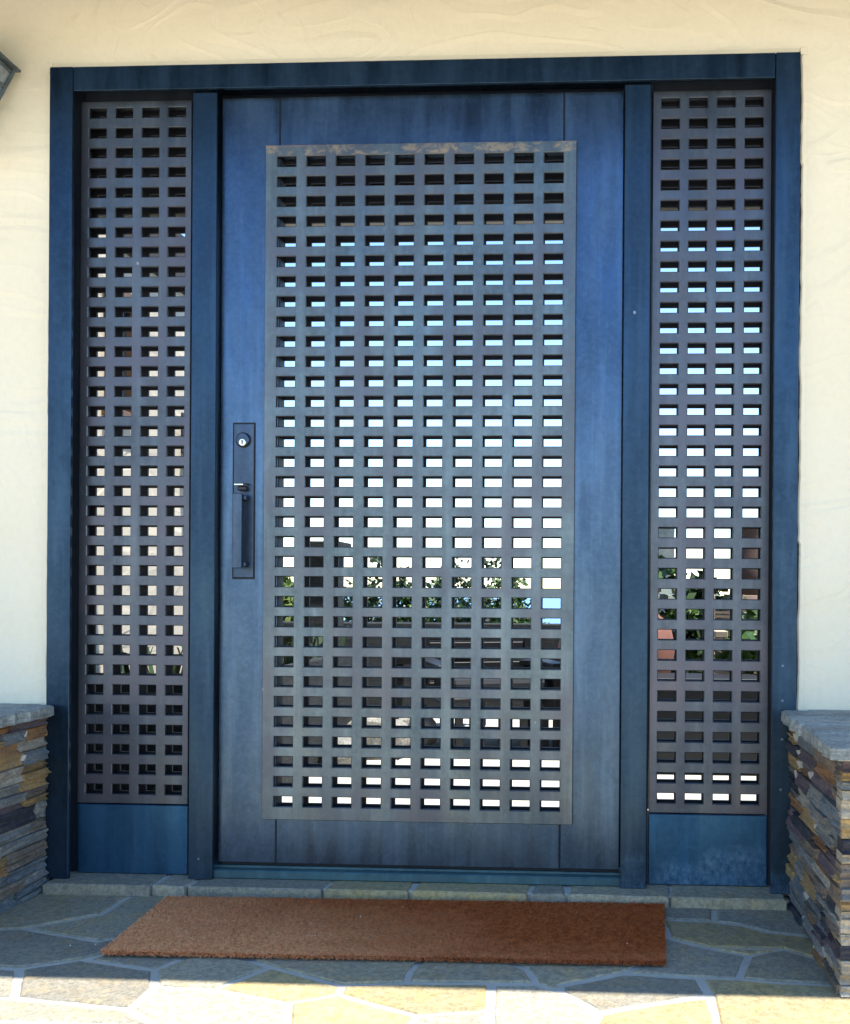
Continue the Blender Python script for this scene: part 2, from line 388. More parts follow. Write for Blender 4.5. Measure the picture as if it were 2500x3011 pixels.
FLAGS=[[(-1.750,-0.060),(-1.493,-0.050),(-1.243,-0.050),(-1.248,-0.093),(-1.249,-0.210),(-1.378,-0.320),(-1.750,-0.373)],
[(-1.378,-0.320),(-1.249,-0.210),(-1.248,-0.093),(-1.243,-0.050),(-0.620,-0.050),(-0.950,-0.250),(-1.153,-0.389)],
[(-1.750,-0.373),(-1.378,-0.320),(-1.153,-0.389),(-0.950,-0.250),(-1.133,-0.496),(-1.238,-0.554),(-1.750,-0.542)],
[(-1.133,-0.496),(-0.950,-0.250),(-0.903,-0.440),(-0.950,-0.544)],
[(-0.950,-0.250),(-0.620,-0.050),(-0.600,-0.200),(-0.858,-0.441),(-0.903,-0.440)],
[(-0.950,-0.544),(-0.903,-0.440),(-0.858,-0.441),(-0.775,-0.473),(-0.711,-0.511),(-0.786,-0.633),(-0.912,-0.626)],
[(-0.775,-0.473),(-0.858,-0.441),(-0.600,-0.200),(-0.714,-0.438)],
[(-0.711,-0.511),(-0.775,-0.473),(-0.714,-0.438),(-0.600,-0.200),(-0.250,-0.240),(-0.399,-0.446),(-0.413,-0.514),(-0.410,-0.577),(-0.536,-0.596)],
[(-0.600,-0.200),(-0.620,-0.050),(-0.200,-0.050),(-0.250,-0.240)],
[(-0.786,-0.633),(-0.711,-0.511),(-0.536,-0.596),(-0.530,-0.642),(-0.615,-0.687)],
[(-1.238,-0.554),(-1.133,-0.496),(-0.950,-0.544),(-0.912,-0.626),(-0.910,-0.731),(-1.159,-0.698)],
[(-1.750,-0.542),(-1.238,-0.554),(-1.159,-0.698),(-1.750,-0.720)],
[(-1.750,-0.720),(-1.159,-0.698),(-0.910,-0.731),(-0.823,-0.800),(-1.750,-0.800)],
[(-0.910,-0.731),(-0.912,-0.626),(-0.786,-0.633),(-0.615,-0.687),(-0.583,-0.800),(-0.823,-0.800)],
[(-0.615,-0.687),(-0.530,-0.642),(-0.355,-0.728),(-0.364,-0.800),(-0.583,-0.800)],
[(-0.530,-0.642),(-0.536,-0.596),(-0.410,-0.577),(-0.231,-0.569),(-0.221,-0.699),(-0.355,-0.728)],
[(-0.355,-0.728),(-0.221,-0.699),(-0.210,-0.800),(-0.364,-0.800)],
[(-0.410,-0.577),(-0.413,-0.514),(-0.399,-0.446),(-0.250,-0.240),(-0.220,-0.438),(-0.165,-0.489),(-0.137,-0.562),(-0.231,-0.569)],
[(-0.165,-0.489),(-0.220,-0.438),(-0.250,-0.240),(0.000,-0.200),(0.089,-0.440),(0.038,-0.494),(-0.090,-0.568),(-0.087,-0.599),(-0.137,-0.562)],
[(-0.250,-0.240),(-0.200,-0.050),(0.142,-0.050),(0.138,-0.141),(0.147,-0.251),(0.146,-0.274),(0.000,-0.200)],
[(-0.231,-0.569),(-0.137,-0.562),(-0.087,-0.599),(-0.008,-0.692),(-0.034,-0.800),(-0.210,-0.800),(-0.221,-0.699)],
[(-0.087,-0.599),(-0.090,-0.568),(0.038,-0.494),(0.200,-0.510),(0.213,-0.601),(0.164,-0.616),(-0.008,-0.692)],
[(-0.008,-0.692),(0.164,-0.616),(0.213,-0.601),(0.208,-0.800),(-0.034,-0.800)],
[(0.038,-0.494),(0.089,-0.440),(0.000,-0.200),(0.146,-0.274),(0.164,-0.289),(0.239,-0.339),(0.319,-0.382),(0.281,-0.510),(0.200,-0.510)],
[(0.239,-0.339),(0.402,-0.334),(0.319,-0.382)],
[(0.147,-0.251),(0.138,-0.141),(0.173,-0.157),(0.268,-0.159),(0.339,-0.187),(0.388,-0.228),(0.500,-0.255),(0.475,-0.401),(0.402,-0.334),(0.239,-0.339),(0.164,-0.289),(0.146,-0.274)],
[(0.138,-0.141),(0.142,-0.050),(0.280,-0.050),(0.268,-0.159),(0.173,-0.157)],
[(0.280,-0.050),(0.500,-0.050),(0.500,-0.255),(0.388,-0.228),(0.339,-0.187),(0.268,-0.159)],
[(0.281,-0.510),(0.319,-0.382),(0.402,-0.334),(0.475,-0.401),(0.500,-0.535),(0.363,-0.524)],
[(0.213,-0.601),(0.200,-0.510),(0.281,-0.510),(0.363,-0.524),(0.500,-0.535),(0.520,-0.601),(0.750,-0.592),(0.750,-0.800),(0.208,-0.800)]]
for i,P in enumerate(FLAGS):
    r=random.random(); cx=sum(p[0] for p in P)/len(P)
    m=random.choices(FLAGM,[4,3,3,2,2])[0] if i not in (15,22,9,14) else FLAGM[3]
    if i in (2,10): m=FLAGM[2]
    if i in (13,16,20): m=FLAGM[4]
    slab_stone('flagstone',P,-.02,random.uniform(.0008,.0032),m,patio,joint=random.uniform(.0066,.0092),tilt=.002)
for P in voronoi(-3,2.4,-3.2,-.8,.36,.26)+[[(-3,-.8),(-2.3,-.8),(-2.35,-.61),(-3,-.61)],[(-2.3,-.8),(-1.75,-.8),(-1.75,-.61),(-2.35,-.61)],[(.76,-.8),(1.5,-.8),(1.45,-.61),(.76,-.61)],[(1.5,-.8),(2.4,-.8),(2.4,-.61),(1.45,-.61)]]:
    slab_stone('flagstone',P,-.02,random.uniform(.0008,.0032),random.choices(FLAGM,[4,3,2,3,3])[0],patio,tilt=.002)

# ------------------------------------------------------------------ door step
st=empty('door_step',(-.5,-.02,0),'low flagstone step under the blue door frame','step')
box('mortar_core',-1.486,.462,-.044,.149,-.003,.0255,MORTAR,st,.002)
sx=[-1.487,-1.19,-1.095,-.735,-.505,-.195,-.098,.165,.463]
sm=[FLAGM[4],FLAGM[4],FLAGM[2],FLAGM[3],FLAGM[3],FLAGM[4],FLAGM[0],FLAGM[0]]
for a,b,m in zip(sx,sx[1:],sm):
    sk=random.uniform(-.012,.012)
    slab_stone('step_stone',[(a,-.058-random.uniform(0,.012)),(b,-.058-random.uniform(0,.012)),(b+sk,.02),(b,.148),(a,.148),(a+.006,.02)],.001,.0293,m,st,joint=.004,step=.03,jit=.0022,rim=.005)

# ------------------------------------------------------------------ stacked stone seat walls with slate caps
def ledger_mesh(seed,nx=4,nz=4):
    r=random.Random(seed); V=[];F=[]
    lay=[r.uniform(-.10,.10) for _ in range(nz+1)]
    for k in range(nz+1):
        for i in range(nx+1):
            x=-.5+i/nx+(r.uniform(-.06,.06) if 0<i<nx else r.uniform(-.008,.008))
            z=-.5+k/nz+(r.uniform(-.09,.09) if 0<k<nz else r.uniform(-.02,.02))
            y=-.5+lay[k]+r.uniform(-.06,.06)+(.05 if k in(0,nz) or i in(0,nx) else 0)
            V.append((x,y,z))
    w=nx+1
    for k in range(nz):
        for i in range(nx):
            a=k*w+i; F.append((a,a+1,a+1+w,a+w))
    bd=[i for i in range(w)]+[k*w+nx for k in range(1,nz+1)]+[nz*w+i for i in range(nx-1,-1,-1)]+[k*w for k in range(nz-1,0,-1)]
    b0=len(V)
    for b in bd: V.append((V[b][0],.5,V[b][2]))
    n=len(bd)
    for i in range(n):
        j=(i+1)%n; F.append((bd[i],b0+i,b0+j,bd[j]))
    me=bpy.data.meshes.new('ledge_stone'); me.from_pydata(V,[],F); me.materials.append(LEDGE[0]); return me
JM=ledger_mesh(77,1,2); JM.name='mortar_joint'; JM.materials.clear(); JM.materials.append(m_simple('joint_mortar',(.46,.44,.39),.95,0,.2,30,.3))
LM=[ledger_mesh(100+i) for i in range(12)]
def ledge_face(root,rnd,u0,u1,z0,z1,place,weights,hmin=.020,hmax=.040,lmin=.06,lmax=.22):
    z=z0
    while z<z1-.012:
        h=rnd.uniform(hmin,hmax)
        if z1-(z+h)<.02: h=z1-z
        u=u0; first=True
        while u<u1-.004:
            L=rnd.uniform(lmin,lmax)
            if first: L*=rnd.uniform(.4,1); first=False
            if u1-(u+L)<.045: L=u1-u
            # some courses split into two thin stones
            parts=[(z,h)] if rnd.random()<.62 or h<.030 else [(z,h*.45),(z+h*.45,h*.55)]
            for zz,hh in parts:
                o=link('ledge_stone',rnd.choice(LM),None,root)
                dep=.05; prot=rnd.uniform(-.008,.003) if rnd.random()<.88 else rnd.uniform(.003,.008)
                loc,rot=place(u+L/2,zz+hh/2,dep,prot)
                o.location=Vector(loc)-root.location; o.rotation_euler=(0,rnd.uniform(-.01,.01),rot)
                o.scale=((L-.0025)*rnd.choice((1,1,-1)),dep,hh-.0018)
                o.material_slots[0].link='OBJECT'; o.material_slots[0].material=rnd.choices(LEDGE,weights)[0]
            if rnd.random()<.24 and u+L<u1-.02:
                o=link('mortar_joint',JM,None,root); loc,rot=place(u+L,z+h*rnd.uniform(.4,.6),.05,rnd.uniform(-.003,.003))
                o.location=Vector(loc)-root.location; o.rotation_euler=(0,rnd.uniform(-.15,.15),rot); o.scale=(rnd.uniform(.004,.008),.05,h*rnd.uniform(.4,.95))
            u+=L
        z+=h
def cap_stones(root,polys,z0,zt,rnd):
    for P in polys: slab_stone('cap_stone',P,z0+rnd.uniform(0,.003),zt+rnd.uniform(.0003,.0020),CAPM,root,joint=.0075,step=.022,jit=.0045,rim=.006,tilt=.001)
rnd=random.Random(21)
rw=empty('stone_seat_wall',(1.2,-.3,0),'stacked stone wall with slate cap, at the open corner by the long narrow gap of lit side','wall','stacked stone walls flanking the door')
rw['label']='stacked slate wall to the right of the door, its front corner showing'
box('core',.500,2.38,-.568,-.003,-.002,.476,MORTARD,rw,0)
ledge_face(rw,rnd,-.583,-.023,.0,.476,lambda u,z,d,p:((.468+d/2-p,u,z),-pi/2),LW)
ledge_face(rw,rnd,.470,2.38,.0,.476,lambda u,z,d,p:((u,-.597+d/2-p,z),0),LWF,lmin=.10,lmax=.34)
box('cap_mortar',.455,2.38,-.618,-.026,.4765,.5046,MORTAR,rw,.003)
cap_stones(rw,[[(.440,-.024),(.505,-.024),(.505,-.004),(.74,-.004),(.75,-.15),(.62,-.17),(.438,-.16)],[(.74,-.004),(1.3,-.004),(1.28,-.16),(.75,-.15)],[(1.3,-.004),(2.39,-.004),(2.39,-.2),(1.28,-.16)],
 [(.438,-.16),(.62,-.17),(.60,-.31),(.436,-.30)],[(.62,-.17),(.75,-.15),(1.1,-.16),(1.06,-.33),(.60,-.31)],[(1.1,-.16),(1.28,-.16),(2.39,-.2),(2.39,-.4),(1.06,-.33)],
 [(.436,-.30),(.60,-.31),(.80,-.32),(.77,-.46),(.434,-.44)],[(.80,-.32),(1.06,-.33),(1.5,-.36),(1.5,-.63),(.86,-.632),(.77,-.46)],[(.434,-.44),(.77,-.46),(.86,-.632),(.432,-.634)],[(1.5,-.36),(2.39,-.4),(2.39,-.63),(1.5,-.63)]],.4775,.506,rnd)
rnd=random.Random(5)
lw=empty('stone_seat_wall',(-2.2,-.3,0),'stacked slate wall to the left of the door, under the lantern','wall','stacked stone walls flanking the door')
box('core',-3.0,-1.522,-.568,-.003,-.002,.466,MORTARD,lw,0)
ledge_face(lw,rnd,-.583,-.023,.0,.466,lambda u,z,d,p:((-1.490-d/2+p,u,z),pi/2),LW,hmin=.026,hmax=.048,lmin=.07)
ledge_face(lw,rnd,-3.0,-1.492,.0,.466,lambda u,z,d,p:((u,-.597+d/2-p,z),0),LWF,lmin=.10,lmax=.34)
box('cap_mortar',-3.0,-1.478,-.618,-.026,.4665,.4946,MORTAR,lw,.003)
cap_stones(lw,[[(-1.464,-.024),(-1.507,-.024),(-1.507,-.004),(-1.9,-.004),(-1.9,-.13),(-1.60,-.14),(-1.462,-.11)],[(-1.9,-.004),(-3,-.004),(-3,-.2),(-1.9,-.13)],
 [(-1.462,-.11),(-1.60,-.14),(-1.62,-.30),(-1.463,-.29)],[(-1.60,-.14),(-1.9,-.13),(-3,-.2),(-3,-.4),(-1.62,-.30)],[(-1.463,-.29),(-1.62,-.30),(-2.0,-.33),(-2.0,-.633),(-1.465,-.634)],[(-2.0,-.33),(-3,-.4),(-3,-.63),(-2.0,-.633)]],.4675,.496,rnd)

# ------------------------------------------------------------------ door frame with sidelights
fr=empty('entrance_surround',(-.505,.03,.03),'dark blue steel door frame with two perforated sidelights','door frame')
def lbox(bm,*a): addbox(bm,*a)
bm=bmesh.new(); lbox(bm,-1.501,-1.438,-.02,-.008,.0300,2.206,.0012); lbox(bm,-1.500,-1.474,-.0075,.10,.0305,2.2055); frombm('jamb',bm,FRAME,fr)
bm=bmesh.new(); lbox(bm,.428,.491,-.02,-.008,.0300,2.206,.0012); lbox(bm,.444,.490,-.0075,.10,.0305,2.2055); frombm('jamb',bm,FRAME,fr)
bm=bmesh.new(); lbox(bm,-1.4365,.4265,-.0195,-.008,2.1416,2.2055,.0012); lbox(bm,-1.4735,.4435,-.0072,.10,2.174,2.2050); frombm('head',bm,FRAME,fr)
bm=bmesh.new(); lbox(bm,-1.118,-1.052,0,.008,.0300,2.1405,.0012); lbox(bm,-1.112,-1.068,.0083,.10,.0305,2.173); frombm('mullion',bm,FRAME,fr)
bm=bmesh.new(); lbox(bm,.039,.1075,0,.008,.0300,2.1405,.0012); lbox(bm,.050,.104,.0083,.10,.0305,2.173); frombm('mullion',bm,FRAME,fr)
bm=bmesh.new()
for a in ((-1.473,-1.4462,.052,.06,.031,2.173),(-1.1345,-1.1125,.052,.06,.031,2.173),(-1.0675,-1.0505,.082,.09,.06,2.173),(.0378,.0495,.082,.09,.06,2.173),(.1045,.1128,.052,.06,.031,2.173),(.4290,.4435,.052,.06,.031,2.173),
          (-1.445,-1.136,.052,.06,2.1425,2.173),(.114,.4275,.052,.06,2.1425,2.173),(-1.049,.037,.082,.09,2.128,2.173)): lbox(bm,*a)
frombm('channel_backing',bm,DARKST,fr)  # dark strips added to stop light coming through the channels
def sheet(bm,x0,x1,z0,z1,y,t,cx,cz,hw,hh,ch,edge=.0015):
    """perforated sheet: front at y, thickness t, hole centres cx/cz, half sizes hw/hh, hole chamfer ch"""
    xs=[x0+edge];zs=[z0+edge]
    for c in cx: xs+=[c-hw-ch,c+hw+ch]
    for c in cz: zs+=[c-hh-ch,c+hh+ch]
    xs.append(x1-edge);zs.append(z1-edge)
    sk=lambda i,k:i%2==1 and k%2==1
    f=gridsheet(bm,xs,zs,y,sk)
    xb=[x0];zb=[z0]
    for c in cx: xb+=[c-hw,c+hw]
    for c in cz: zb+=[c-hh,c+hh]
    xb.append(x1);zb.append(z1)
    b=gridsheet(bm,xb,zb,y+t,sk,True)
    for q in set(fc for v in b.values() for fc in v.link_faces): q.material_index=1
    mid={}
    def mv(i,k):
        if (i,k) not in mid: mid[(i,k)]=bm.verts.new((xb[i],y+max(ch,.0005),zb[k]))
        return mid[(i,k)]
    for i in range(1,len(xs)-1,2):
        for k in range(1,len(zs)-1,2):
            L=[(i,k),(i,k+1),(i+1,k+1),(i+1,k)]
            for p,q in zip(L,L[1:]+L[:1]):
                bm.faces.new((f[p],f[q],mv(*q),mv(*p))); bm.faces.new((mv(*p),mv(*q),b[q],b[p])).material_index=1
    nx,nz=len(xs)-1,len(zs)-1
    per=[(i,0) for i in range(nx)]+[(nx,k) for k in range(nz)]+[(i,nz) for i in range(nx,0,-1)]+[(0,k) for k in range(nz,0,-1)]
    for p,q in zip(per,per[1:]+per[:1]):
        bm.faces.new((f[p],f[q],mv(*q),mv(*p))); bm.faces.new((mv(*p),mv(*q),b[q],b[p]))
def panel(name,x0,x1,z0,z1,y,gap,cx,cz,hw,hh,mat,parent,t=.008,rim=True):
    bm=bmesh.new(); sheet(bm,x0,x1,z0,z1,y,t,cx,cz,hw,hh,.0021)
    if rim:
        for a in ((x0+.001,x0+.008,y+t+.0004,y+gap-.0004,z0+.001,z1-.001),(x1-.008,x1-.001,y+t+.0004,y+gap-.0004,z0+.001,z1-.001),
                  (x0+.0085,x1-.0085,y+t+.0004,y+gap-.0004,z0+.001,z0+.008),(x0+.0085,x1-.0085,y+t+.0004,y+gap-.0004,z1-.008,z1-.001)): addbox(bm,*a)
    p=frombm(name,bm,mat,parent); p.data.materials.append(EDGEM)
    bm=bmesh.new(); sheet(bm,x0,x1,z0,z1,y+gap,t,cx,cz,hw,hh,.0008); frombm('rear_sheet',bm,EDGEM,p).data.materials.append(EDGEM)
    return p
rows=[.2613+i*.05431 for i in range(35)]
panel('sidelight_panel',-1.4445,-1.1355,.2225,2.1395,.035,.045,[-1.2877+(i-1.5)*.0737 for i in range(4)],rows,.0238,.0132,PLATE2,fr)
panel('sidelight_panel',.1140,.4275,.2225,2.1395,.035,.045,[.2711+(i-1.5)*.0737 for i in range(4)],rows,.0238,.0132,PLATE2,fr)
box('kick_panel',-1.4445,-1.1355,.037,.08,.0308,.2190,KICK,fr,.002)
box('kick_panel',.1140,.4275,.037,.08,.0308,.2190,KICK,fr,.002)
bm=bmesh.new(); addbox(bm,-1.0675,.0495,.012,.078,.0302,.053,.003); addbox(bm,-1.0675,.0495,.036,.078,.0532,.060,.001)
frombm('threshold',bm,THRESH,fr)
# little plug screws on the right jamb and a hinge barrel
bm=bmesh.new()
for x,z in ((.455,.62),(.455,.53),(.455,.43),(.452,.30),(-1.09,.085)): lathe(bm,[(.0015,-.0215),(.0032,-.0210),(.0035,-.0192)] if x>0 else [(.0015,-.0015),(.0032,-.0010),(.0035,.0008)],(x,0,z),10,'y')
frombm('screw_plug',bm,m_simple('screw_plug',(.16,.20,.25),.4,.3,.1),fr)

# ------------------------------------------------------------------ door leaf
dr=empty('entry_door',(-.506,.05,.07),'wide blue steel door with perforated metal sheet in the middle','door')
z0,z1=.0695,2.1395
box('stile',-1.0495,-.8912,.030,.075,z0,z1,DOORM,dr,.0018)
box('stile',-.1207,.0370,.030,.075,z0,z1,DOORM,dr,.0018)
box('rail',-.8884,-.1235,.030,.075,1.982,z1,DOORM,dr,.0012)
box('rail',-.8884,-.1235,.030,.075,z0,.217,DOORM,dr,.0012)
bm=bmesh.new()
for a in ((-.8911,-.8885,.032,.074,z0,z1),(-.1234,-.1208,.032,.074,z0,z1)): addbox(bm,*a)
frombm('seam_shade_strip',bm,BLACKG,dr)  # black seam strips, also painting shade over the inner stile edges
box('door_sweep',-1.045,.033,.040,.070,.0605,.0692,BLACKG,dr,.001)
panel('perforated_panel',-.9255,-.0872,.1897,2.0050,.0175,.046,[-.5077+(i-4.5)*.07997 for i in range(10)],[.2388+i*.05381 for i in range(33)],.0256,.0136,PLATE,dr,t=.0085,rim=False)
# lock set
lk=box('lock_plate',-1.0105,-.9555,.0255,.0296,.8410,1.2565,LOCKM,dr,.0012)
bm=bmesh.new(); addbox(bm,-1.0145,-.9520,.0292,.0299,.8365,1.2605,.0002); frombm('recess_shadow_rim',bm,BLACKG,dr).name='lock_shadow_rim'  # thin black rim painted as the shadow gap around the lock plate
bm=bmesh.new(); lathe(bm,[(.0205,.0254),(.0205,.0225),(.019,.0215)],(-.9838,0,1.2125),32,'y'); frombm('cylinder_collar',bm,BLACKG,lk)
bm=bmesh.new(); lathe(bm,[(.0178,.0214),(.0178,.0185),(.0165,.0172),(.001,.0170)],(-.9838,0,1.2130),32,'y'); frombm('lock_cylinder',bm,LOCKM,lk)
bm=bmesh.new(); lathe(bm,[(.0098,.0169),(.0098,.0150),(.0088,.0142),(.001,.0141)],(-.9832,0,1.2050),24,'y'); frombm('key_plug',bm,SILVER,lk)
bm=bmesh.new(); addbox(bm,-.9846,-.9818,.0136,.0140,1.1995,1.2105,0); lathe(bm,[(.0022,.01398),(.0022,.0136)],(-.9832,0,1.2085),12,'y'); frombm('keyhole',bm,KEYHOLE,lk)
bm=bmesh.new(); addbox(bm,-.9960,-.9715,-.010,.0250,1.0865,1.0915,.001); frombm('thumb_latch',bm,SILVER,lk)
bm=bmesh.new(); addbox(bm,-.9925,-.9700,.004,.0252,1.0740,1.0860,.003); addbox(bm,-.9960,-.9660,.012,.0252,1.0918,1.0945,.001); frombm('latch_bracket',bm,DARKST,lk)
bm=bmesh.new(); addbox(bm,-.9985,-.9735,-.014,-.002,.8655,1.0655,.0015); addbox(bm,-.9900,-.9670,-.0018,.0252,.8700,.8830,.002); addbox(bm,-.9900,-.9670,-.0018,.0252,1.0480,1.0620,.002); addbox(bm,-.9865,-.9755,-.0018,.012,.8835,1.0475,.001)
frombm('pull_handle',bm,LOCKM,lk)

# ------------------------------------------------------------------ coir doormat
mt=empty('doormat',(-.5,-.28,0),'rust brown coir doormat lying on the flagstones before the door','doormat')
MC=[(-1.099,-.4824),(.1304,-.464),(.1505,-.0675),(-1.1285,-.0957)]
def mq(u,v):
    a=[MC[0][i]+(MC[1][i]-MC[0][i])*u for i in(0,1)]; b=[MC[3][i]+(MC[2][i]-MC[3][i])*u for i in(0,1)]
    return (a[0]+(b[0]-a[0])*v,a[1]+(b[1]-a[1])*v)
V=[];F=[]
nu,nv=60,20
for j in range(nv+1):
    for i in range(nu+1):
        x,y=mq(.003+.994*i/nu,.006+.988*j/nv); V.append((x,y,.0145+random.uniform(-.0012,.0012)))
for j in range(nv):
    for i in range(nu): a=j*(nu+1)+i; F.append((a,a+1,a+nu+2,a+nu+1))
mesh('pile_backing',V,F,COIR,mt)
bm=bmesh.new(); vs=[bm.verts.new((*mq(u,v),z)) for z in(.0045,.0085) for u,v in((0.004,0.01),(.996,.01),(.996,.99),(.004,.99))]
for f in ((0,1,2,3),(4,5,6,7),(0,1,5,4),(1,2,6,5),(2,3,7,6),(3,0,4,7)): bm.faces.new([vs[i] for i in f])
frombm('rubber_base',bm,RUBBER,mt)
V=[];F=[]
def fibre(x,y,z,dx,dy,h,w):
    a=random.uniform(0,pi); cx,cy=cos(a)*w,sin(a)*w; n=len(V)
    V.extend([(x-cx,y-cy,z),(x+cx,y+cy,z),(x+dx,y+dy,z+h)]); F.append((n,n+1,n+2))
for _ in range(52000):
    u,v=random.random(),random.random(); x,y=mq(.002+.996*u,.004+.992*v)
    if (x*17.3+y*9.1)%1<.12: pass
    fibre(x,y,.0125,random.gauss(0,.0028),random.gauss(0,.0028),random.uniform(.004,.0085),random.uniform(.0007,.0013))
for _ in range(11000):   # loose ends along the cut edges
    s=random.random()
    if s<.72: u=random.random(); x,y=mq(u,.004); d=(random.gauss(0,.003),-random.uniform(.001,.010))
    elif s<.86: v=random.random(); x,y=mq(.002,v); d=(-random.uniform(.001,.006),random.gauss(0,.002))
    else: v=random.random(); x,y=mq(.998,v); d=(random.uniform(.001,.006),random.gauss(0,.002))
    fibre(x,y,random.uniform(.008,.016),d[0],d[1],random.uniform(-.004,.006),random.uniform(.0008,.0015))
tag(mesh('coir_pile',V,F,COIR,mt),kind='stuff')

FLK=m_simple('dry_petal',(.70,.64,.52),.8,0,.2)
V=[];F=[]
for _ in range(34):
    if random.random()<.4: u,v=random.random(),random.random(); x,y=mq(u,v); z=.0235
    else: x,y=random.uniform(-1.4,.44),random.uniform(-.6,-.08); z=.0085
    if z<.02 and -1.14<x<.17 and -.5<y<-.06: continue
    r=random.uniform(.0015,.004); a=random.uniform(0,6.28); n=len(V)
    V+=[(x+r*cos(a+k*1.57)*(1 if k%2 else .5),y+r*sin(a+k*1.57)*(1 if k%2 else .5),z+random.uniform(0,.002)) for k in range(4)]; F.append((n,n+1,n+2,n+3))
tag(mesh('petal_litter',V,F,FLK),'tiny pale dry petals scattered on the doormat and flagstones','litter',None,'stuff')

# ------------------------------------------------------------------ wall lantern
LAN=m_simple('weathered_lantern_metal',(.10,.125,.14),.5,.3,.5,20,.25)
GLS=N('seeded_glass'); GLS.col((.75,.82,.86)); GLS.rough(.12); GLS.b.inputs['Transmission Weight'].default_value=.75; GLS.b.inputs['Alpha'].default_value=1; GLS=GLS.m
lc=(-1.707,-.125)
ln=empty('wall_lantern',(lc[0],lc[1],1.8),'grey metal wall lantern with sloping roof, cut by the picture edge','lantern')
def pyr(bm,z0,ax0,ay0,z1,ax1,ay1,cap=True):
    a=[bm.verts.new((lc[0]+sx*ax0,lc[1]+sy*ay0,z0)) for sx,sy in((-1,-1),(1,-1),(1,1),(-1,1))]
    b=[bm.verts.new((lc[0]+sx*ax1,lc[1]+sy*ay1,z1)) for sx,sy in((-1,-1),(1,-1),(1,1),(-1,1))]
    for i in range(4): bm.faces.new((a[i],a[(i+1)%4],b[(i+1)%4],b[i]))
    if cap: bm.faces.new(a[::-1]); bm.faces.new(b)
bm=bmesh.new(); pyr(bm,2.190,.130,.100,2.196,.130,.100); pyr(bm,2.1961,.127,.097,2.253,.070,.052); pyr(bm,2.2531,.050,.040,2.288,.035,.028); pyr(bm,2.2881,.042,.034,2.300,.01,.01); frombm('lantern_roof',bm,LAN,ln)
zt,zb,tx,ty,bx,by=2.1895,1.985,.116,.090,.048,.040
bm=bmesh.new()
for sx,sy in((-1,-1),(1,-1),(1,1),(-1,1)): tube(bm,(lc[0]+sx*bx,lc[1]+sy*by,zb),(lc[0]+sx*tx,lc[1]+sy*ty,zt),.0055,.0055,6)
for z,k in((zt-.006,.97),(zt-.05,.76),(zb,0)):
    ax=bx+(tx-bx)*k;ay=by+(ty-by)*k
    for s in(-1,1): tube(bm,(lc[0]-ax,lc[1]+s*ay,z),(lc[0]+ax,lc[1]+s*ay,z),.0045,.0045,6); tube(bm,(lc[0]+s*ax,lc[1]-ay,z),(lc[0]+s*ax,lc[1]+ay,z),.0045,.0045,6)
pyr(bm,zb-.03,.012,.012,zb-.002,.040,.036); frombm('lantern_cage',bm,LAN,ln)
bm=bmesh.new(); pyr(bm,zb+.004,bx-.003,by-.003,zt-.004,tx-.004,ty-.004,False); frombm('lantern_glass',bm,GLS,ln)
bm=bmesh.new(); addbox(bm,lc[0]-.03,lc[0]+.02,-.012,-.0005,2.08,2.25,.003); tube(bm,(lc[0],-.012,2.22),(lc[0],lc[1]+.095,2.201),.008,.008); frombm('wall_bracket',bm,LAN,ln)

# ------------------------------------------------------------------ courtyard seen through the holes
TILE=m_simple('pale_limestone',(.40,.385,.34),.8,0,.10,8,.15)
cf=empty('courtyard_floor',(0,2.6,0),'pale sunlit stone paving of the courtyard behind the door','floor',kind='structure')
box('paving_bed',-2.2,3.2,.152,4.55,-.028,-.006,MORTAR,cf,0)
tb=bmesh.new(); addbox(tb,-.2975,.2975,-.2975,.2975,-.02,0,.003); tm=bpy.data.meshes.new('paving_tile'); tb.to_mesh(tm); tb.free(); tm.materials.append(TILE)
for j in range(7):
    for i in range(9):
        o=link('paving_tile',tm,None,cf); o.location=Vector((-1.9+i*.6,.455+j*.6,random.uniform(-.0012,.0012)))-cf.location
cw=empty('courtyard_wall',(-1.9,1.4,0),'cream side wall of the courtyard glimpsed through the left sidelight','wall')
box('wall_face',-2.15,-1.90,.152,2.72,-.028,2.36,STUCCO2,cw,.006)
WOODB=m_simple('brown_timber',(.13,.075,.045),.6,0,.3,9,.2)
bm=bmesh.new()
for y in (1.02,1.17): addbox(bm,-1.899,-1.865,y,y+.03,1.50,1.93,.002)
addbox(bm,-1.899,-1.862,1.0,1.22,1.931,1.965,.002); addbox(bm,-1.899,-1.862,1.0,1.22,1.465,1.499,.002); frombm('timber_window_frame',bm,WOODB,cw)
box('window_glass',-1.8985,-1.890,1.051,1.169,1.50,1.93,m_simple('dark_pane',(.02,.025,.03),.1,0,.1),cw,0)
# dark timber header over the wall, lantern on it
box('timber_header',-2.15,-1.86,1.05,2.75,2.13,2.36,SOFF,cw,.004)
bl=empty('courtyard_lantern',(-1.86,1.72,1.3),'black lantern on the cream courtyard wall behind the left sidelight','lantern')
BLK=m_simple('black_iron',(.015,.015,.017),.5,0,.2)
bm=bmesh.new(); lathe(bm,[(.005,1.30),(.055,1.305),(.055,1.315),(.012,1.33),(.012,1.345),(.05,1.35),(.05,1.36)],(-1.80,1.72,0),12); 
for k in range(6): a=k*pi/3; tube(bm,(-1.80+.047*cos(a),1.72+.047*sin(a),1.358),(-1.80+.058*cos(a),1.72+.058*sin(a),1.50),.004,.004,6)
frombm('lantern_cage',bm,BLK,bl)
bm=bmesh.new(); lathe(bm,[(.075,1.50),(.078,1.507),(.03,1.56),(.02,1.585),(.004,1.60)],(-1.80,1.72,0),12); frombm('lantern_roof',bm,BLK,bl)
bm=bmesh.new(); lathe(bm,[(.042,1.362),(.052,1.498)],(-1.80,1.72,0),12); frombm('lantern_glass',bm,GLS,bl)
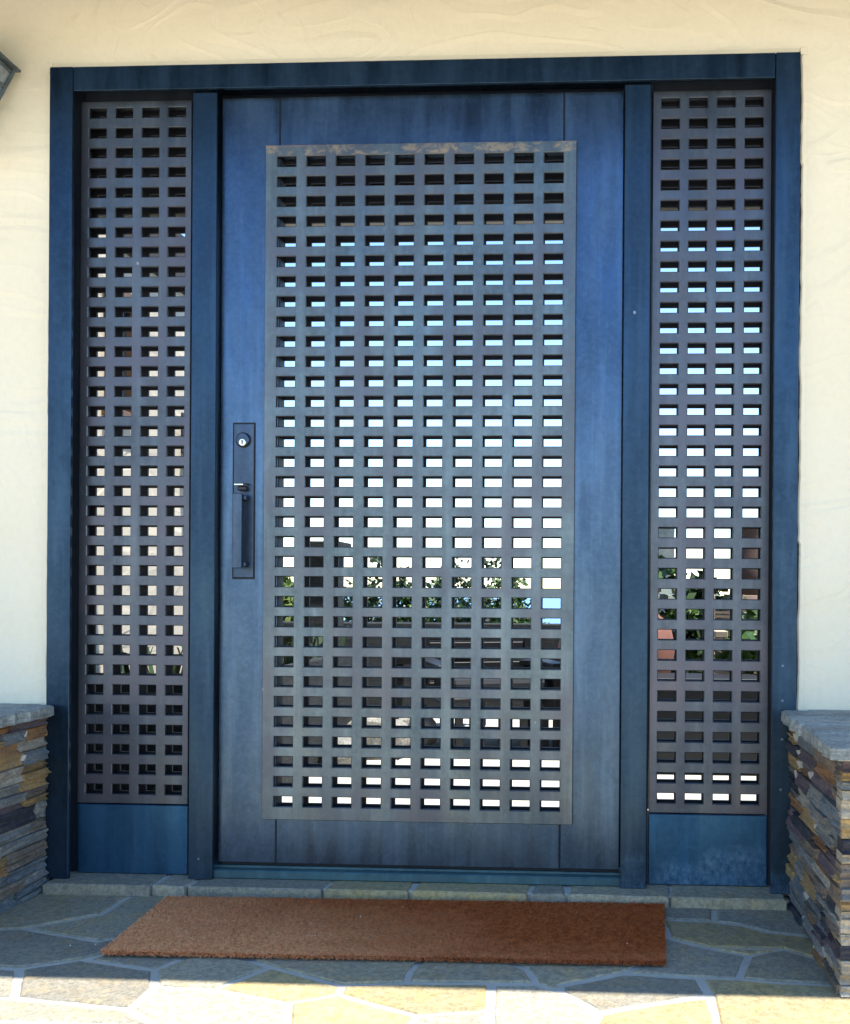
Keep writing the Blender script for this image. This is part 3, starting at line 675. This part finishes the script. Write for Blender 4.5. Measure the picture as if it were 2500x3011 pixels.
bm=bmesh.new(); addbox(bm,-1.899,-1.892,1.68,1.76,1.42,1.60,.002); tube(bm,(-1.893,1.72,1.57),(-1.80,1.72,1.592),.006,.006); frombm('wall_bracket',bm,BLK,bl)
# slate planter along the wall
SLD=m_stone('planter_slate',(.012,.014,.0145),(.022,.025,.025),(.04,.04,.037),9,True)
pl=empty('planter',(-1.6,1.9,0),'dark slate planter box under the cream courtyard wall','planter')
for nm,a in (('planter_wall',(-1.34,-1.30,.75,2.7,.0,.50)),('planter_wall',(-1.898,-1.342,.75,.79,.0,.50)),('planter_wall',(-1.898,-1.342,2.66,2.7,.0,.50))): box(nm,*a,SLD,pl,.006)
box('soil',-1.895,-1.345,.795,2.655,.02,.44,m_simple('soil',(.04,.03,.022),.95,0,.3),pl,0)
BOUL=m_stone('boulder_stone',(.16,.16,.15),(.28,.27,.24),(.38,.36,.30),8)
def boulder(x,y,r,label,seed):
    rr=random.Random(seed); bm=bmesh.new(); bmesh.ops.create_icosphere(bm,subdivisions=3,radius=r)
    ph=[(Vector((rr.gauss(0,1),rr.gauss(0,1),rr.gauss(0,1))).normalized(),rr.uniform(.55,.9)) for _ in range(9)]
    for v in bm.verts:
        d=v.co.normalized()
        for nv,k in ph:
            t=d.dot(nv)*v.co.length/r
            if t>k: v.co-=nv*(t-k)*r*.9
        v.co.z*=.75
    bmesh.ops.translate(bm,verts=bm.verts,vec=(x,y,r*.55))
    o=frombm('boulder',bm,BOUL); tag(o,label,'boulder','boulders beside the planter'); return o
boulder(-1.12,2.15,.17,'largest grey boulder beside the slate planter',1)
boulder(-1.20,1.82,.11,'small boulder nearest the door, beside the planter',2)
boulder(-1.0,2.50,.13,'middle sized boulder farthest from the door, by the planter',3)
# far parapet
pp=empty('parapet_wall',(0,3.95,0),'low parapet at the far side of the courtyard, slate and taupe','wall')
box('slate_section',-2.6,-.30,3.85,4.05,-.028,.60,SLD,pp,.006)
box('taupe_section',-.297,3.2,3.86,4.04,-.028,.585,m_simple('taupe_render',(.10,.095,.085),.9,0,.1,10,.2),pp,.006)
box('coping',-.29,3.2,3.84,4.06,.586,.615,m_simple('coping',(.22,.21,.19),.85),pp,.004)
# dark pier with cap beyond
pr=empty('stone_pier',(-1.55,2.95,0),'tall dark stone pier behind the second column of door holes','pier')
box('shaft',-1.72,-1.535,2.85,3.05,-.01,1.03,SLD,pr,.006); box('pier_cap',-1.76,-1.50,2.82,3.08,1.031,1.09,SLD,pr,.006)
# far grey chimney column on the right
ch=empty('chimney_column',(.75,9.0,-3),'grey stucco chimney column outlined against the sky','chimney')
box('shaft',.55,.80,9,9.3,-3,1.63,m_simple('grey_render',(.24,.23,.20),.9),ch,.01); box('crown',.52,.83,8.97,9.33,1.631,1.70,m_simple('grey_coping',(.26,.25,.22),.9),ch,.01)
# low slatted lounge chairs
CHM=m_simple('charcoal_timber',(.007,.008,.010),.55,0,.3)
CUS=m_simple('charcoal_cushion',(.014,.016,.019),.9,0,.15)
def lounge(x,y,rz,label,proto=None):
    if proto:
        r=proto.copy(); COL.objects.link(r); r.location=(x,y,0); r.rotation_euler=(0,0,rz); r['label']=label
        for c in proto.children:
            k=c.copy(); COL.objects.link(k); k.parent=r
        return r
    r=empty('lounge_chair',(0,0,0),label,'chair','low lounge chairs in the courtyard')
    for sx in(-1,1):
        for sy,h in((-1,.42),(1,.60)):
            box('leg',sx*.29-.022,sx*.29+.022,sy*.30-.022,sy*.30+.022,0,h,CHM,r,.003)
    for sx in(-1,1): box('armrest',sx*.29-.04,sx*.29+.04,-.34,.27,.421,.45,CHM,r,.004); box('side_rail',sx*.29-.015,sx*.29+.015,-.27,.27,.20,.26,CHM,r,.003)
    for i in range(6): box('back_slat',-.268,.268,.285,.305,.27+i*.055,.31+i*.055,CHM,r,.003)
    for i in range(7): box('seat_slat',-.275,.275,-.29+i*.08,-.23+i*.08,.262,.282,CHM,r,.003)
    for i in range(5): box('front_slat',-.24+i*.11,-.20+i*.11,-.31,-.29,.03,.20,CHM,r,.003)
    box('cushion',-.25,.25,-.28,.26,.283,.37,CUS,r,.02)
    r.location=(x,y,0); r.rotation_euler=(0,0,rz); return r
lc0=lounge(-.62,2.55,.35,'dark low lounge chair turned aside, middle of the courtyard')
lounge(-.02,2.75,-.45,'dark low lounge chair before the taupe parapet, behind right edge of door sheet',lc0)
# low table
tb_=empty('coffee_table',(-.95,3.1,0),'low dark coffee table left of the lounge chairs','table')
box('tabletop',-1.2,-.72,2.86,3.34,.40,.44,CHM,tb_,.004)
for sx in(-1.17,-.75):
    for sy in(2.89,3.31): box('leg',sx-.02,sx+.02,sy-.02,sy+.02,0,.3995,CHM,tb_,.002)
# slatted bench on the right
TAN=m_simple('silvered_teak',(.42,.34,.25),.75,0,.2,14,.2)
bn=empty('slatted_bench',(1.1,2.4,0),'weathered slatted teak lounger behind the right sidelight','bench')
for i in range(14): box('back_slat',.52,1.7,2.55-.004*i,2.575-.004*i,.50+i*.0205,.513+i*.0205,TAN,bn,.002)
for i in range(7): box('seat_slat',.52,1.7,2.10+i*.062,2.15+i*.062,.425,.445,TAN,bn,.002)
for x in(.545,1.675):
    box('leg',x-.025,x+.025,2.10,2.15,0,.424,TAN,bn,.003); box('leg',x-.025,x+.025,2.59,2.635,0,.80,TAN,bn,.003)
    box('arm',x-.03,x+.03,2.08,2.589,.60,.63,TAN,bn,.003)
sb=empty('storage_box',(.9,1.9,0),'dark outdoor storage box in front of the slatted lounger','box')
for k in range(4): box('side_board',.05,1.62,1.78,2.06,.02+k*.095,.11+k*.095,CHM,sb,.004)
box('lid',.03,1.64,1.76,2.08,.402,.43,CHM,sb,.004)
# chiminea and urn
TER=m_simple('terracotta',(.20,.085,.06),.8,0,.2,7,.2)
BRN=m_simple('brown_clay',(.085,.05,.038),.75,0,.25,6,.2)
cm=empty('chiminea',(.80,2.95,0),'dark brown clay chiminea beyond the slatted lounger','chiminea')
bm=bmesh.new(); lathe(bm,[(.12,.12),(.20,.25),(.235,.42),(.21,.58),(.14,.70),(.112,.80)],(.80,2.95,0)); frombm('body',bm,BRN,cm,True)
bm=bmesh.new(); lathe(bm,[(.111,.8005),(.098,.95),(.085,1.10),(.083,1.19),(.10,1.20),(.10,1.215),(.075,1.216)],(.80,2.95,0)); frombm('neck',bm,BRN,cm,True)
for k in range(3):
    bm=bmesh.new(); a=k*2*pi/3; tube(bm,(.80+.2*cos(a),2.95+.2*sin(a),0),(.80+.13*cos(a),2.95+.13*sin(a),.16),.012,.012); frombm('leg',bm,BLK,cm)
ur=empty('terracotta_urn',(.05,2.40,0),'large round terracotta urn holding a grey leafed plant','urn')
bm=bmesh.new(); lathe(bm,[(.13,0),(.15,.02),(.14,.06),(.21,.22),(.275,.40),(.30,.53),(.275,.64),(.22,.70),(.21,.73),(.235,.75),(.235,.77),(.19,.77),(.18,.70)],(.05,2.40,0),40); frombm('pot',bm,TER,ur,True)

def leafmat(name,a,b):
    m=N(name); oi=m.n('ShaderNodeTexWhiteNoise'); 
    m.l(m.pos((37,37,37)),oi.inputs['Vector'])
    c=m.mix(m.ramp(m.noise(9,detail=3),[(.3,0),(.7,1)]),a,b); m.col(c); m.rough(.5)
    m.b.inputs['Transmission Weight'].default_value=0; m.b.inputs['Subsurface Weight'].default_value=0
    return m.m
LEAF=[leafmat('leaf_bright',(.03,.08,.01),(.065,.12,.02)),leafmat('leaf_deep',(.012,.035,.01),(.03,.06,.015)),leafmat('leaf_grey',(.12,.15,.12),(.20,.22,.19)),leafmat('leaf_yellow',(.07,.12,.012),(.13,.16,.025))]
BARK=m_simple('bark',(.05,.038,.028),.9,0,.3)
PETAL=m_simple('white_petals',(.75,.72,.68),.7,0,.05)
def leaves(name,c,r,n,size,mat,parent,rr,hollow=.3):
    V=[];F=[]
    cl=[(Vector((rr.gauss(0,.45),rr.gauss(0,.45),rr.gauss(0,.45))),rr.uniform(.25,.5)) for _ in range(26)]
    for _ in range(n):
        k,s=rr.choice(cl); p=k+Vector((rr.gauss(0,s*.45),rr.gauss(0,s*.45),rr.gauss(0,s*.45)))
        if p.length>1.15: p*=1.0/p.length
        p=Vector((c[0]+p.x*r[0],c[1]+p.y*r[1],c[2]+p.z*r[2]))
        d=Vector((rr.gauss(0,1),rr.gauss(0,1),rr.gauss(0,.6)+.3)).normalized(); u=d.orthogonal().normalized(); u.rotate(Matrix.Rotation(rr.uniform(0,2*pi),3,d)) 
        L=size*rr.uniform(.6,1.3); wv=u*L*.28; i=len(V)
        V.extend([p,p+d*L*.5+wv,p+d*L,p+d*L*.5-wv]); F.append((i,i+1,i+2,i+3))
    return mesh(name,V,F,mat,parent)
def shrub(name,x,y,zb,top,r,n,size,mat,label,cat,group,seed,flowers=0):
    rr=random.Random(seed); root=empty(name,(x,y,zb),label,cat,group)
    zc=(top+zb)/2+(top-zb)*.12; rz=(top-zb)*.45
    leaves('crown',(x,y,zc),(r,r,rz),n,size,mat,root,rr)
    bm=bmesh.new()
    for k in range(5):
        a=rr.uniform(0,6.28); tube(bm,(x+rr.uniform(-.03,.03),y+rr.uniform(-.03,.03),zb),(x+cos(a)*r*.55,y+sin(a)*r*.55,zc+rz*rr.uniform(-.2,.6)),.014,.005,6)
    frombm('stem',bm,BARK,root)
    if flowers: tag(leaves('blossom',(x,y,zc+.05),(r*1.05,r*1.05,rz*1.05),flowers,size*.7,PETAL,root,rr),kind='stuff')
    return root
GR='shrubs beyond the parapet'
shrub('shrub',-2.55,4.6,-.05,.95,.36,2600,.075,LEAF[3],'bright yellow green shrub leftmost beyond the parapet','shrub',GR,11)
shrub('shrub',-1.88,5.0,-.2,.98,.36,2600,.06,LEAF[1],'dark green shrub just right of the stone pier','shrub',GR,12)
shrub('shrub',-1.42,5.2,-.3,.90,.34,2600,.06,LEAF[0],'mid green shrub between two flowering shrubs','shrub',GR,13,30)
shrub('shrub',-1.02,5.0,-.2,.97,.34,2400,.06,LEAF[1],'taller dark shrub dotted with white flowers','shrub',GR,14,90)
shrub('shrub',-.72,4.7,-.1,.86,.28,2000,.055,LEAF[0],'shrub dotted with white flowers nearest the sea view','shrub',GR,15,70)
shrub('shrub',.27,3.35,0,.96,.28,1800,.09,LEAF[0],'leafy green shrub beside the terracotta urn','shrub','shrubs inside the courtyard',16)
shrub('shrub',.62,3.45,0,.80,.26,1800,.10,LEAF[1],'dark leafy shrub behind the slatted lounger','shrub','shrubs inside the courtyard',17)
shrub('shrub',.72,2.25,0,.66,.16,900,.09,LEAF[0],'low green shrub under the slatted lounger','shrub','shrubs inside the courtyard',18)
rr=random.Random(4)
leaves('plant',(.07,2.40,.82),(.20,.20,.12),420,.11,LEAF[2],ur,rr)
V=[];F=[]
pr2=empty('planter_plant',(-1.6,1.8,.44),'strappy dark green plant growing in the slate planter','plant')
for _ in range(160):
    x=rr.uniform(-1.85,-1.4);y=rr.uniform(.9,2.55);a=rr.uniform(0,6.28);L=rr.uniform(.12,.26);i=len(V);w=.010
    d=(cos(a)*L*.5,sin(a)*L*.5)
    V.extend([(x-w*sin(a),y+w*cos(a),.435),(x+w*sin(a),y-w*cos(a),.435),(x+d[0]*.5+w*sin(a),y+d[1]*.5-w*cos(a),.44+L*.7),(x+d[0]*.5-w*sin(a),y+d[1]*.5+w*cos(a),.44+L*.7),(x+d[0],y+d[1],.44+L*.75)])
    F.extend([(i,i+1,i+2,i+3),(i+3,i+2,i+4)])
tag(mesh('leaf_blades',V,F,LEAF[1],pr2),kind='stuff')
